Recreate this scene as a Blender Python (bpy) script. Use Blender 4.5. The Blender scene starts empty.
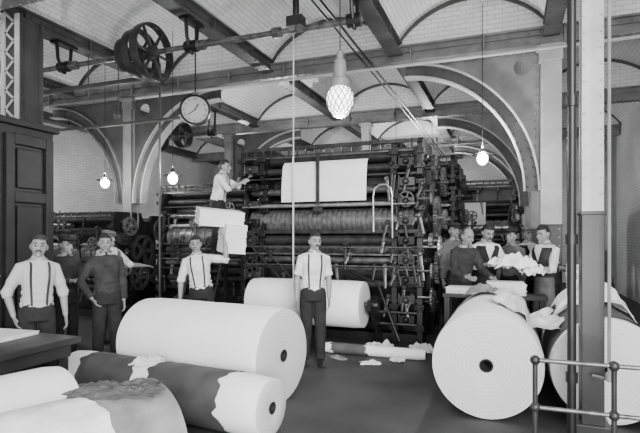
import bpy, bmesh, math, random
from math import sin, cos, pi, sqrt, atan2, radians
from mathutils import Vector, Matrix, Euler
random.seed(7)
scene = bpy.context.scene
TH = radians(20.8); C = cos(TH); S = sin(TH)
def sv(a, d, z=0.0):
    """survey metres from the tripod (right, forward) -> room axes"""
    return Vector((C*a - S*d, S*a + C*d, z))

# ------------------------------------------------------------------ materials
def mat(name, g, rough=0.6, metal=0.0, amt=0.25, scale=6.0, bump=0.0, emit=0.0):
    m = bpy.data.materials.new(name); m.use_nodes = True
    nt = m.node_tree; b = nt.nodes['Principled BSDF']
    b.inputs['Roughness'].default_value = rough
    b.inputs['Metallic'].default_value = metal
    tc = nt.nodes.new('ShaderNodeTexCoord')
    n = nt.nodes.new('ShaderNodeTexNoise'); n.inputs['Scale'].default_value = scale
    n.inputs['Detail'].default_value = 6
    nt.links.new(tc.outputs['Object'], n.inputs['Vector'])
    r = nt.nodes.new('ShaderNodeValToRGB')
    lo = g*(1-amt); hi = min(1, g*(1+amt))
    r.color_ramp.elements[0].position = .3; r.color_ramp.elements[1].position = .7
    r.color_ramp.elements[0].color = (lo, lo, lo, 1); r.color_ramp.elements[1].color = (hi, hi, hi, 1)
    nt.links.new(n.outputs['Fac'], r.inputs['Fac'])
    nt.links.new(r.outputs['Color'], b.inputs['Base Color'])
    if bump:
        bp = nt.nodes.new('ShaderNodeBump'); bp.inputs['Strength'].default_value = bump
        bp.inputs['Distance'].default_value = .02
        nt.links.new(n.outputs['Fac'], bp.inputs['Height']); nt.links.new(bp.outputs['Normal'], b.inputs['Normal'])
    if emit:
        b.inputs['Emission Color'].default_value = (1, 1, 1, 1)
        b.inputs['Emission Strength'].default_value = emit
    return m
def brickmat(name, g, mortar, scale=1.0, bw=.23, rh=.076, rough=.35):
    m = bpy.data.materials.new(name); m.use_nodes = True
    nt = m.node_tree; b = nt.nodes['Principled BSDF']; b.inputs['Roughness'].default_value = rough
    uv = nt.nodes.new('ShaderNodeUVMap')
    br = nt.nodes.new('ShaderNodeTexBrick')
    br.inputs['Scale'].default_value = scale
    br.inputs['Color1'].default_value = (g, g, g, 1); br.inputs['Color2'].default_value = (g*.88, g*.88, g*.88, 1)
    br.inputs['Mortar'].default_value = (mortar, mortar, mortar, 1)
    br.inputs['Mortar Size'].default_value = .006; br.inputs['Mortar Smooth'].default_value = .3
    br.inputs['Brick Width'].default_value = bw; br.inputs['Row Height'].default_value = rh
    nt.links.new(uv.outputs['UV'], br.inputs['Vector'])
    n = nt.nodes.new('ShaderNodeTexNoise'); n.inputs['Scale'].default_value = .7; n.inputs['Detail'].default_value = 4
    nt.links.new(uv.outputs['UV'], n.inputs['Vector'])
    mp = nt.nodes.new('ShaderNodeMapRange'); mp.inputs['From Min'].default_value = .3; mp.inputs['From Max'].default_value = .7
    mp.inputs['To Min'].default_value = .74; mp.inputs['To Max'].default_value = 1.05
    nt.links.new(n.outputs['Fac'], mp.inputs['Value'])
    mx = nt.nodes.new('ShaderNodeMix'); mx.data_type = 'RGBA'; mx.blend_type = 'MULTIPLY'; mx.inputs[0].default_value = 1
    nt.links.new(br.outputs['Color'], mx.inputs[6]); nt.links.new(mp.outputs['Result'], mx.inputs[7])
    nt.links.new(mx.outputs[2], b.inputs['Base Color'])
    return m
def ringmat(name, g):
    m = bpy.data.materials.new(name); m.use_nodes = True
    nt = m.node_tree; b = nt.nodes['Principled BSDF']; b.inputs['Roughness'].default_value = .8
    tc = nt.nodes.new('ShaderNodeTexCoord')
    w = nt.nodes.new('ShaderNodeTexWave'); w.wave_type = 'RINGS'; w.rings_direction = 'X'
    w.inputs['Scale'].default_value = 9; w.inputs['Distortion'].default_value = 1.2; w.inputs['Detail'].default_value = 3
    w.inputs['Detail Scale'].default_value = 3
    nt.links.new(tc.outputs['Object'], w.inputs['Vector'])
    r = nt.nodes.new('ShaderNodeValToRGB')
    r.color_ramp.elements[0].color = (g*.88, g*.88, g*.88, 1); r.color_ramp.elements[1].color = (g, g, g, 1)
    nt.links.new(w.outputs['Fac'], r.inputs['Fac']); nt.links.new(r.outputs['Color'], b.inputs['Base Color'])
    return m
def stripemat(name, g1, g2, scale=30):
    m = bpy.data.materials.new(name); m.use_nodes = True
    nt = m.node_tree; b = nt.nodes['Principled BSDF']; b.inputs['Roughness'].default_value = .85
    tc = nt.nodes.new('ShaderNodeTexCoord')
    w = nt.nodes.new('ShaderNodeTexWave'); w.bands_direction = 'X'; w.inputs['Scale'].default_value = scale
    nt.links.new(tc.outputs['Object'], w.inputs['Vector'])
    r = nt.nodes.new('ShaderNodeValToRGB')
    r.color_ramp.elements[0].color = (g1, g1, g1, 1); r.color_ramp.elements[1].color = (g2, g2, g2, 1)
    nt.links.new(w.outputs['Fac'], r.inputs['Fac']); nt.links.new(r.outputs['Color'], b.inputs['Base Color'])
    return m
M = dict(
 iron=mat('cast_iron_dark', .010, .38, .2, .5, 8, .1),
 iron2=mat('cast_iron_mid', .034, .38, .3, .5, 8, .1),
 steel=mat('machined_steel', .48, .3, .7, .3, 12),
 steeld=mat('oily_steel', .14, .35, .6, .5, 12),
 ribst=mat('ribbed_cylinder_steel', .20, .3, .6, .4, 14),
 paper=mat('newsprint', .88, .8, 0, .05, 3, .05),
 papers=mat('newsprint_creased', .70, .8, 0, .2, 8, .4),
 pend=ringmat('newsprint_roll_end', .60),
 wrap=mat('wrapping_paper_brown', .065, .75, 0, .3, 5, .4),
 wrapm=mat('wrapping_paper_mid', .20, .75, 0, .35, 5, .4),
 light=mat('grey_enamel_paint', .40, .5, 0, .25, 2),
 beam=mat('beam_paint', .055, .5, 0, .4, 2),
 beaml=mat('beam_paint_pale', .17, .5, 0, .3, 3),
 beamd=mat('stanchion_dark_paint', .04, .5, 0, .3, 3),
 dado=mat('dado_paint', .014, .4, 0, .3, 4),
 brick=brickmat('glazed_white_brick', .90, .48),
 brickw=brickmat('glazed_wall_brick', .70, .38),
 floor=mat('worn_stone_floor', .032, .6, 0, .55, 1.3, .08),
 wood=mat('dark_stained_wood', .010, .4, 0, .4, 5, .05),
 woodl=mat('worn_board', .07, .5, 0, .4, 5, .05),
 skin=mat('skin', .25, .55, 0, .12, 12),
 white=mat('white_cotton', .64, .9, 0, .28, 7, .9),
 stripe=stripemat('striped_cotton', .36, .50, 26),
 greyc=mat('grey_cloth', .12, .9, 0, .3, 9, .6),
 darkc=mat('dark_serge', .014, .9, 0, .4, 9, .6),
 darkc2=mat('dark_drill', .028, .9, 0, .4, 9, .6),
 hair=mat('dark_hair', .010, .7, 0, .3, 40, .4),
 hairm=mat('brown_hair', .025, .7, 0, .3, 40, .4),
 hairg=mat('grey_hair', .09, .7, 0, .3, 40, .4),
 leather=mat('boot_leather', .015, .4, 0, .3, 20),
 glow=mat('lit_glass', .9, .3, 0, 0, 5, 0, 5.0),
 glow2=mat('lit_bulb', .9, .3, 0, 0, 5, 0, 24.0),
 brass=mat('dull_brass', .2, .4, .6, .2, 10),
 face=mat('clock_enamel', .30, .6, 0, .1, 5),
 numer=mat('clock_numeral_paint', .012, .6, 0, .05, 5),
 black=mat('black_enamel', .008, .4, 0, .1, 5),
 rope=mat('hemp_rope', .40, .9, 0, .1, 20),
 core=mat('core_hole_dark', .008, .8, 0, .1, 5),
)

# ------------------------------------------------------------------ mesh builder
class MB:
    def __init__(s): s.v = []; s.f = []
    def add(s, vs, fs):
        n = len(s.v); s.v += [tuple(x) for x in vs]; s.f += [tuple(i+n for i in f) for f in fs]; return s
    def box(s, c, size, R=None):
        hx, hy, hz = [q/2 for q in size]; c = Vector(c)
        vs = [Vector((x, y, z)) for z in (-hz, hz) for y in (-hy, hy) for x in (-hx, hx)]
        if R is not None: vs = [R @ q for q in vs]
        return s.add([q+c for q in vs], [(0,2,3,1),(4,5,7,6),(0,1,5,4),(2,6,7,3),(0,4,6,2),(1,3,7,5)])
    def tube(s, pts, rads, n=12, ref=None, caps=True):
        pts = [Vector(p) for p in pts]; k = len(pts)
        if not isinstance(rads, (list, tuple)): rads = [rads]*k
        tang = []
        for i in range(k):
            a = pts[max(0, i-1)]; b = pts[min(k-1, i+1)]; t = (b-a)
            tang.append(t.normalized() if t.length > 1e-9 else Vector((0, 0, 1)))
        r0 = Vector(ref) if ref is not None else (Vector((0, 0, 1)) if abs(tang[0].z) < .9 else Vector((1, 0, 0)))
        vs = []; x = (r0 - tang[0]*r0.dot(tang[0])).normalized()
        for i in range(k):
            t = tang[i]; x = (x - t*x.dot(t)).normalized(); y = t.cross(x)
            rr = rads[i]; rx, ry = rr if isinstance(rr, (tuple, list)) else (rr, rr)
            for j in range(n):
                an = 2*pi*j/n; vs.append(pts[i] + x*(rx*cos(an)) + y*(ry*sin(an)))
        fs = [(i*n+j, i*n+(j+1) % n, (i+1)*n+(j+1) % n, (i+1)*n+j) for i in range(k-1) for j in range(n)]
        if caps: fs += [tuple(range(n-1, -1, -1)), tuple((k-1)*n+j for j in range(n))]
        return s.add(vs, fs)
    def cyl(s, p0, p1, r, n=20): return s.tube([p0, p1], [r, r], n)
    def lathe(s, prof, o, axis, n=24):
        """prof: (r, t along axis)"""
        o = Vector(o); ax = Vector(axis).normalized()
        r0 = Vector((0, 0, 1)) if abs(ax.z) < .9 else Vector((1, 0, 0))
        x = (r0-ax*r0.dot(ax)).normalized(); y = ax.cross(x)
        vs = [o+ax*t+x*(r*cos(2*pi*j/n))+y*(r*sin(2*pi*j/n)) for r, t in prof for j in range(n)]
        k = len(prof)
        fs = [(i*n+j, i*n+(j+1) % n, (i+1)*n+(j+1) % n, (i+1)*n+j) for i in range(k-1) for j in range(n)]
        return s.add(vs, fs)
    def sphere(s, c, r, n=16, m=10, fn=None, Mx=None):
        c = Vector(c); r = r if isinstance(r, (tuple, list)) else (r, r, r)
        vs = []
        for i in range(m+1):
            ph = pi*i/m
            for j in range(n):
                a = 2*pi*j/n
                q = Vector((sin(ph)*cos(a), sin(ph)*sin(a), cos(ph)))
                if fn: q = fn(q)
                q = Vector((q.x*r[0], q.y*r[1], q.z*r[2]))
                if Mx is not None: q = Mx @ q
                vs.append(c+q)
        fs = [(i*n+j, (i+1)*n+j, (i+1)*n+(j+1) % n, i*n+(j+1) % n) for i in range(m) for j in range(n)]
        return s.add(vs, fs)
    def mesh(s, me, mx):
        return s.add([mx @ v.co for v in me.vertices], [tuple(p.vertices) for p in me.polygons])
    def rivet(s, p, nrm, r=.016):
        p = Vector(p); nrm = Vector(nrm)
        s.lathe([(r, 0), (r*.75, r*.6), (r*.01, r*.8)], p, nrm, 6)

def link(o): scene.collection.objects.link(o); return o
def mk(name, mb, m, parent=None, label=None, cat=None, group=None, smooth=True, loc=None, rotz=0, kind=None, bevel=0, me=None):
    if me is None:
        me = bpy.data.meshes.new(name); me.from_pydata(mb.v, [], mb.f); me.update()
        me.materials.append(M[m] if isinstance(m, str) else m)
    if smooth:
        me.polygons.foreach_set('use_smooth', [True]*len(me.polygons))
        me.set_sharp_from_angle(angle=radians(38))
    o = bpy.data.objects.new(name, me); link(o)
    if parent: o.parent = parent
    if loc is not None: o.location = loc
    o.rotation_euler = (0, 0, rotz)
    if label: o['label'] = label
    if cat: o['category'] = cat
    if group: o['group'] = group
    if kind: o['kind'] = kind
    if bevel:
        b = o.modifiers.new('bevel', 'BEVEL'); b.width = bevel; b.segments = 2; b.limit_method = 'ANGLE'
    return o
def thing(name, label, cat, loc=(0, 0, 0), rotz=0, group=None):
    o = bpy.data.objects.new(name, None); link(o); o.location = loc; o.rotation_euler = (0, 0, rotz)
    o.empty_display_size = .1; o['label'] = label; o['category'] = cat
    if group: o['group'] = group
    return o
def copy_tree(o, loc, rotz=None, label=None, scale=None):
    def cp(x, par):
        y = x.copy(); scene.collection.objects.link(y)
        if par: y.parent = par
        for ch in x.children: cp(ch, y)
        return y
    n = cp(o, None); n.location = loc
    if rotz is not None: n.rotation_euler = (0, 0, rotz)
    if scale: n.scale = scale
    if label: n['label'] = label
    return n
def bake(mb, mods):
    me = bpy.data.meshes.new('t'); me.from_pydata(mb.v, [], mb.f); me.update()
    o = bpy.data.objects.new('t', me); link(o)
    for ty, kw in mods:
        m = o.modifiers.new('m', ty)
        for k, v in kw.items(): setattr(m, k, v)
    dg = bpy.context.evaluated_depsgraph_get(); out = bpy.data.meshes.new_from_object(o.evaluated_get(dg))
    bpy.data.objects.remove(o); bpy.data.meshes.remove(me); out.materials.clear()
    return out
def plate(outline, holes, th, circ=()):
    cu = bpy.data.curves.new('c', 'CURVE'); cu.dimensions = '2D'; cu.fill_mode = 'BOTH'; cu.extrude = th/2
    def poly(pts):
        sp = cu.splines.new('POLY'); sp.points.add(len(pts)-1)
        for p, q in zip(sp.points, pts): p.co = (q[0], q[1], 0, 1)
        sp.use_cyclic_u = True
    poly(outline)
    for h in holes: poly(h)
    for (x, y, r) in circ: poly([(x+r*cos(2*pi*i/24), y+r*sin(2*pi*i/24)) for i in range(24)])
    o = bpy.data.objects.new('c', cu); link(o)
    dg = bpy.context.evaluated_depsgraph_get(); me = bpy.data.meshes.new_from_object(o.evaluated_get(dg))
    bpy.data.objects.remove(o); bpy.data.curves.remove(cu)
    return me
YZ = Matrix(((0, 0, 1, 0), (1, 0, 0, 0), (0, 1, 0, 0), (0, 0, 0, 1)))   # plate XY -> room YZ, thickness along X
XZ = Matrix(((1, 0, 0, 0), (0, 0, 1, 0), (0, 1, 0, 0), (0, 0, 0, 1)))   # plate XY -> room XZ, thickness along Y
_g = {}
def gear(r, teeth=28, w=.06, spokes=5):
    k = (round(r, 3), teeth, w, spokes)
    if k in _g: return _g[k]
    pts = []
    for i in range(teeth):
        for f, rr in ((0, r*.94), (.25, r*.95), (.4, r), (.75, r), (.9, r*.95)):
            a = 2*pi*(i+f)/teeth; pts.append((rr*cos(a), rr*sin(a)))
    holes = []
    for i in range(spokes):
        a0 = 2*pi*i/spokes+.16; a1 = 2*pi*(i+1)/spokes-.16
        h = [(r*.78*cos(a0+(a1-a0)*t/6), r*.78*sin(a0+(a1-a0)*t/6)) for t in range(7)]
        b0 = a0+.2; b1 = a1-.2
        h += [(r*.32*cos(b1+(b0-b1)*t/3), r*.32*sin(b1+(b0-b1)*t/3)) for t in range(4)]
        holes.append(h)
    _g[k] = plate(pts, holes, w); return _g[k]

# ------------------------------------------------------------------ room shell
def surface(name, grid, uvg, m, kind='structure'):
    ni = len(grid); nj = len(grid[0])
    vs = [tuple(q) for row in grid for q in row]
    fs = [(i*nj+j, i*nj+j+1, (i+1)*nj+j+1, (i+1)*nj+j) for i in range(ni-1) for j in range(nj-1)]
    me = bpy.data.meshes.new(name); me.from_pydata(vs, [], fs); me.update()
    uv = me.uv_layers.new(name='UVMap')
    flat = [q for row in uvg for q in row]
    for l in me.loops: uv.data[l.index].uv = flat[l.vertex_index]
    me.materials.append(M[m]); me.polygons.foreach_set('use_smooth', [True]*len(me.polygons))
    me.set_sharp_from_angle(angle=radians(25))
    o = bpy.data.objects.new(name, me); link(o); o['kind'] = kind
    return o
U0, U1, V0, V1 = -12.0, 3.05, -1.5, 20.5
surface('floor', [[(U0, V0, 0), (U1+1, V0, 0)], [(U0, V1, 0), (U1+1, V1, 0)]], [[(0, 0), (1, 0)], [(0, 1), (1, 1)]], 'floor')['label'] = 'worn dark stone floor'
surface('wall_back', [[(U0, V1, 0), (U1, V1, 0)], [(U0, V1, 6), (U1, V1, 6)]], [[(0, 0), (15, 0)], [(0, 6), (15, 6)]], 'brickw')
surface('wall_left', [[(U0, 2, 0), (U0, V1, 0)], [(U0, 2, 6), (U0, V1, 6)]], [[(0, 0), (18.5, 0)], [(0, 6), (18.5, 6)]], 'brickw')
surface('wall_right', [[(U1, 4.6, 0), (U1, V1, 0)], [(U1, 4.6, 6), (U1, V1, 6)]], [[(0, 0), (16, 0)], [(0, 6), (16, 6)]], 'brickw')
BU = [-11.65, -9.2, -6.75, -4.3, -1.85, .6, 3.05]
GV = [4.6, 8.7, 12.8, 16.9]
# brick jack arches springing from beam to beam, closed by brick tympana above the girders
RISE = .66; ZS = 5.02
grid = []; uvg = []; arc = 0; last = None
for k in range(-1, len(BU)-1):
    a = BU[k] if k >= 0 else -14.1; b = BU[k+1]; n = 14
    for i in range(n+1):
        t = -1+2*i/n; u = (a+b)/2+(b-a)/2*t; z = ZS+RISE*(1-t*t)**.8
        if u < U0-.3: continue
        if last: arc += sqrt((u-last[0])**2+(z-last[1])**2)
        last = (u, z)
        grid.append([(u, 2.4, z), (u, V1, z)]); uvg.append([(2.4, arc), (V1, arc)])
o = surface('ceiling', grid, uvg, 'brick'); o['label'] = 'white glazed brick jack-arch ceiling'
tn = 0
for v in GV:
    for k in range(len(BU)-1):
        a, b = BU[k], BU[k+1]; n = 20; lo = []; hi = []; ul = []; uh = []
        for i in range(n+1):
            t = -1+2*i/n; u = (a+b)/2+(b-a)/2*t; z = ZS+RISE*max(0, (1-t*t))**.8
            lo.append((u, v, 4.98)); hi.append((u, v, z+.01)); ul.append((u, 4.98)); uh.append((u, z))
        tn += 1
        surface('trim_%d' % tn, [lo, hi], [ul, uh], 'brick')['label'] = 'white brick infill above the girder'
        mb = MB(); vs = []
        for i in range(n+1):
            u, _, z = hi[i]; dz = .06
            for y in (-.07, .0):
                vs += [(u, v+y, z-dz), (u, v+y, z)]
        mb.add(vs, [f for i in range(n) for f in ((4*i, 4*i+4, 4*i+5, 4*i+1), (4*i, 4*i+2, 4*i+6, 4*i+4), (4*i+2, 4*i+3, 4*i+7, 4*i+6))])
        tn += 1
        mk('trim_%d' % tn, mb, 'beam', kind='structure', label='dark curved iron edging of the brick arch')
def ibeam(mb, L, h, w, tf=.025, tw=.02, sp=.16, rv=.018):
    mb.box((L/2, 0, tf/2), (L, w, tf)); mb.box((L/2, 0, h-tf/2), (L, w, tf)); mb.box((L/2, 0, h/2), (L, tw, h-2*tf))
    for zz in (tf+.04, h-tf-.04): mb.box((L/2, 0, zz), (L, tw*5, .08))
    n = int(L/sp)
    for i in range(n):
        x = sp*(i+.5)
        for sy in (-1, 1): mb.rivet((x, sy*w*.36, 0), (0, 0, -1), rv)
        mb.rivet((x, -tw*2.5, tf+.04), (0, -1, 0), rv); mb.rivet((x, -tw*2.5, h-tf-.04), (0, -1, 0), rv)
    for i in range(int(L/1.2)): mb.box((.6+1.2*i, 0, h/2), (.03, w*.8, h-2*tf))
    return mb
gm = ibeam(MB(), 14.8, .29, .26, rv=.022)
g0 = mk('steel_girder', gm, 'beaml', loc=(-11.8, GV[0], 4.69), label='riveted grey steel girder spanning between columns', cat='girder', group='main girders', smooth=False)
for v in GV[1:]: copy_tree(g0, (-11.8, v, 4.69))
bm_ = ibeam(MB(), 3.78, .22, .24, sp=.2)
b0 = mk('steel_beam', bm_, 'beam', loc=(BU[0], GV[0]+.16, 4.79), rotz=pi/2, label='dark riveted steel beam carrying the brick arches', cat='beam', group='secondary ceiling beams', smooth=False)
for u in BU[:-1]:
    for v in GV:
        if (u, v) != (BU[0], GV[0]): copy_tree(b0, (u, v+.16, 4.79), pi/2)

# columns
def column(u, v, w=.24, zt=4.68, label='', dado=1.85, m='light', cap=True, rv=.013, rz0=0):
    t = thing('steel_column', label, 'column', (u, v, 0), 0, 'steel columns')
    mb = MB()
    mb.box((0, -w/2, zt/2), (w, .025, zt)); mb.box((0, w/2, zt/2), (w, .025, zt)); mb.box((0, 0, zt/2), (.05, w-.03, zt))
    mb.box((-w*.30, 0, zt/2), (.02, w-.03, zt)); mb.box((w*.30, 0, zt/2), (.02, w-.03, zt))
    for i in range(int((zt-rz0)/.13)):
        z = rz0+.1+.13*i
        for sx in (-.38, .38): mb.rivet((sx*w, -w/2-.0125, z), (0, -1, 0), rv)
        mb.rivet((w*.30+.01, -w*.3, z), (1, 0, 0), rv)
    mk('shaft', mb, m, t, smooth=False)
    if dado:
        mb = MB(); mb.box((0, 0, dado/2), (w+.01, w+.04, dado)); mb.box((0, 0, .08), (w+.10, w+.12, .16)); mb.box((0, 0, dado), (w+.03, w+.05, .03))
        mk('dado_casing', mb, 'dado', t, smooth=False, bevel=.006)
    if cap:
        mb = MB(); mb.box((0, 0, zt-.05), (w+.12, w+.10, .06)); mb.box((0, 0, zt-.16), (w+.04, w+.04, .2))
        mk('capital', mb, m, t, smooth=False, bevel=.008)
    return t
column(.62, 4.6, .155, label='slim riveted iron stanchion with dark painted lower casing', rz0=1.9)
column(.6, 8.7, .30, label='pale riveted steel column from which an arched rib springs')
column(.6, 12.8, .30, label='pale steel column carrying a distant arched rib')
column(.6, 16.9, .30, label='pale steel column near the brick wall')
lc = column(-6.35, 5.05, .34, label='broad dark riveted iron stanchion behind a wooden cabinet', m='beamd', cap=False, rv=.022)
mb = MB()
for sx in (-.13, .13): mb.box((sx, -.195, 2.34), (.07, .02, 4.68))
for i in range(14): mb.box((0, -.20, 2.95+.13*i), (.30, .012, .03), Matrix.Rotation(.7 if i % 2 else -.7, 3, 'Y'))
mk('lacing_bar', mb, 'light', lc, smooth=False)
for v in (8.7, 12.8, 16.9): column(-7.7, v, .22, label='riveted grey steel column among the presses', m='beaml')
for v in (12.8, 16.9): column(-3.55, v, .2, label='slim pale steel column behind the presses', dado=0)

def arch(u, v, sgn, label, fm_='light', sm_='beaml'):
    ru, rz, th = 2.15, 2.26, .24; n = 22; w = .2
    t = thing('arched_rib', label, 'arched rib', (u, v, 2.4), 0, 'arched ribs')
    def P(a, d, y): return Vector((sgn*(-ru+(ru-d)*cos(a)), y, (rz-d)*sin(a)))
    web = MB(); fl = [MB(), MB()]
    for i in range(n):
        a0 = pi/2*i/n; a1 = pi/2*(i+1)/n
        for d0, d1, w_, tgt in ((0.02, th-.02, .02, web), (0, .025, w, fl[0]), (th-.025, th, w, fl[1])):
            vs = [P(a, d, y) for a in (a0, a1) for d in (d0, d1) for y in (-w_/2, w_/2)]
            tgt.add(vs, [(0,1,3,2),(4,6,7,5),(0,4,5,1),(2,3,7,6),(0,2,6,4),(1,5,7,3)])
        for dd in (.06, th-.06):
            p = P((a0+a1)/2, dd, -.01); web.rivet(p, (0, -1, 0), .022)
    mk('web_plate', web, 'beam', t)
    for f in fl: mk('flange', f, fm_, t)
    out = [(sgn*(-ru+ru*cos(pi/2*i/16)), rz*sin(pi/2*i/16)) for i in range(17)]+[(0, rz)]
    sp = MB(); sp.mesh(plate(out, [], .02, ((-sgn*.26, rz-.26, .13),)), XZ)
    for q in range(12): sp.rivet((-sgn*.06, -.01, rz-.1-q*.13), (0, -1, 0), .022); sp.rivet((-sgn*(.1+q*.13), -.01, rz-.05), (0, -1, 0), .022)
    mk('spandrel_plate', sp, sm_, t, smooth=False)
for v in GV[1:]:
    arch(.445, v, 1, 'pale riveted quarter-arch rib springing from a steel column')
    arch(-7.585, v, -1, 'riveted quarter-arch rib springing from a steel column', sm_='beam')
arch(-7.82, 8.7, 1, 'dark riveted quarter-arch rib beside the distant machines', fm_='beaml', sm_='beam')
# ------------------------------------------------------------------ tall cabinet
def cabinet():
    t = thing('tall_wooden_cabinet', 'tall dark-stained panelled wooden cabinet', 'cabinet', (-5.02, 3.1, 0))
    H = 2.88; W = 1.3
    mb = MB(); mb.box((-.25, W/2, H/2), (.46, W, H)); mb.box((-.24, W/2, H+.03), (.56, W+.08, .07)); mb.box((-.24, W/2, .06), (.5, W+.02, .12))
    mk('carcass', mb, 'wood', t, smooth=False, bevel=.008)
    for k in range(2):
        y0 = .03+k*(W/2); w = W/2-.06; d = MB()
        x = 0.0
        for yy in (y0+.05, y0+w-.05): d.box((x, yy, H/2), (.05, .1, H-.2))
        for zz in (.2, 1.2, 2.1, H-.15): d.box((x, y0+w/2, zz), (.05, w-.2, .12))
        for z0, z1 in ((.26, 1.14), (1.26, 2.04), (2.16, H-.21)): d.box((x-.005, y0+w/2, (z0+z1)/2), (.03, w-.28, z1-z0-.08))
        dd = mk('door', d, 'wood', t, smooth=False, bevel=.008)
        hn = MB(); hn.sphere((.05, y0+(w-.05 if k == 0 else .05), 1.25), .022)
        mk('knob', hn, 'brass', dd)
cabinet()

# ------------------------------------------------------------------ paper rolls
def roll(p0, p1, r, label, bands=(), body='paper', coreR=.05, z=None, endm='pend'):
    p0 = Vector(p0); p1 = Vector(p1); ax = p1-p0; L = ax.length
    t = thing('paper_roll', label, 'paper roll', (p0.x, p0.y, r if z is None else z), atan2(ax.y, ax.x), 'newsprint rolls')
    n = 64; vs = []; ks = 14
    for i in range(ks+1):
        x = L*i/ks
        for j in range(n):
            a = 2*pi*j/n; rr = r*(1+.003*sin(3*a+i)+.0015*sin(7*a+2*i)) - (.012 if i in (0, ks) else 0)
            vs.append((x, rr*cos(a), rr*sin(a)))
    mb = MB(); mb.add(vs, [(i*n+j, i*n+(j+1) % n, (i+1)*n+(j+1) % n, (i+1)*n+j) for i in range(ks) for j in range(n)])
    mk('wound_web', mb, body, t)
    for x, sg in ((0, -1), (L, 1)):
        e = MB(); e.lathe([(coreR, 0), (coreR+.03, sg*.004), (r*.5, sg*.006), (r*.93, sg*.004), (r-.012, 0)], (x, 0, 0), (1, 0, 0), n)
        mk('roll_end', e, endm, t)
        c = MB(); c.lathe([(coreR+.012, sg*.012), (coreR, sg*.014), (coreR*.9, -sg*.02), (.001, -sg*.16)], (x, 0, 0), (1, 0, 0), 24)
        mk('core_tube', c, 'core', t)
    for (a, b, m) in bands:
        w = MB(); k = 12; n2 = 64; vs = []
        for i in range(k+1):
            for j in range(n2):
                an = 2*pi*j/n2; tt = a+(b-a)*i/k + (.012*sin(2*an)+.010*sin(5*an+1)+.007*sin(11*an)+.004*sin(17*an))*(1 if i in (0, k) and (a > 0 or i) else 0)
                rr = r*(1.016+.005*sin(4*an+i*.8)+.003*sin(9*an-i*1.3)+(.010 if i in (0, k) and a > 0 else 0)*max(0, sin(6*an))); vs.append((tt*L, rr*cos(an), rr*sin(an)))
        w.add(vs, [(i*n2+j, i*n2+(j+1) % n2, (i+1)*n2+(j+1) % n2, (i+1)*n2+j) for i in range(k) for j in range(n2)])
        mk('wrapper', w, m, t)
    return t
roll(sv(-2.02, 5.9), sv(-.37, 5.0), .475, 'large white newsprint roll lying on the floor')
roll(sv(-2.5, 5.15), sv(-.40, 4.12), .25, 'long slim newsprint roll with two dark wrapper bands', bands=((.12, .42, 'wrap'), (.50, .84, 'wrap')), coreR=.04)
roll(sv(-1.88, 3.62), sv(-2.6, 2.6), .365, 'white newsprint roll beside the work table')
roll(sv(-1.05, 3.2), sv(-1.95, 2.2), .37, 'newsprint roll in torn wrapping paper', body='papers', bands=((-.0, .30, 'wrapm'),))
roll((-.2, 4.77, 0), (-.2, 6.75, 0), .495, 'large white newsprint roll with its end showing a dark core hole', bands=((.66, .80, 'wrapm'),))
roll((.81, 5.0, 0), (.81, 6.85, 0), .475, 'newsprint roll in dark wrapper behind a steel column', bands=((0.03, .52, 'wrap'), (.66, .9, 'wrap')))
roll((-3.86, 7.18, 0), (-2.02, 7.18, 0), .35, 'white newsprint roll mounted on the press spindle', z=.66, coreR=.035)
roll((1.85, 4.9, 0), (1.85, 6.5, 0), .49, 'dark wrapped newsprint roll beside the railing', bands=((.0, .9, 'wrapm'),))
roll(sv(.05, 7.25), sv(1.42, 6.72), .075, 'thin nearly spent paper roll lying on the floor', coreR=.03, bands=((.1, .45, 'wrap'),))

def crumple(name, loc, sx, sy, h, label, m='papers', rotz=0, seed=1, fold=1.0, drape=None):
    rnd = random.Random(seed); n = 18; g = MB(); vs = []
    ph = [rnd.uniform(0, 6) for _ in range(6)]
    for i in range(n+1):
        for j in range(n+1):
            x = (i/n-.5); y = (j/n-.5)
            z = h*(.5+.25*sin(9*x+ph[0]+4*y)+.2*sin(13*y+ph[1])+.1*sin(21*(x-y)+ph[2])) + rnd.uniform(-.016, .016)
            edge = max(abs(x), abs(y))*2
            z *= (1-.6*edge**3)
            X = x*sx*(1+.12*sin(8*y+ph[3])+.06*sin(23*y)); Y = y*sy*(1+.12*sin(9*x+ph[4])+.06*sin(27*x))
            z = max(z, .006)
            if drape: z += drape(X, Y)
            vs.append((X, Y, z))
    g.add(vs, [(i*(n+1)+j, (i+1)*(n+1)+j, (i+1)*(n+1)+j+1, i*(n+1)+j+1) for i in range(n) for j in range(n)])
    o = mk(name, g, m, loc=loc, rotz=rotz, label=label, cat='paper', smooth=False)
    s = o.modifiers.new('s', 'SOLIDIFY'); s.thickness = .004; s.offset = 1
    return o
for (a, d, sx, sy, h, m, sd, lb) in ((.95, 7.35, .5, .35, .14, 'papers', 3, 'crumpled white waste paper on the floor by the press'), (.66, 6.55, .24, .16, .04, 'papers', 5, 'small scrap of white paper on the floor'),
        (1.25, 7.1, .45, .3, .07, 'wrapm', 8, 'crumpled pale waste paper on the floor'), (.80, 7.45, .35, .25, .10, 'papers', 41, 'torn strip of pale paper under the press'),
        (.25, 6.85, .3, .14, .03, 'wrapm', 44, 'torn flat paper strip on the floor'),
        (1.05, 6.72, .22, .18, .06, 'papers', 47, 'scrap of white paper on the floor'), (1.5, 7.3, .4, .3, .14, 'papers', 48, 'crumpled white waste paper at the press foot')):
    crumple('crumpled_paper', sv(a, d, 0), sx, sy, h, lb, m=m, seed=sd, rotz=sd*.7)
crumple('loose_newsprint', (.14, 5.65, 0), .62, .95, .16, 'torn white paper draped between two rolls', seed=11, drape=lambda X, Y: (sqrt(max(.02, .505**2-(X+.34)**2))+.495 if X < .02 else .72+.25*max(0, X)))
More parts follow.
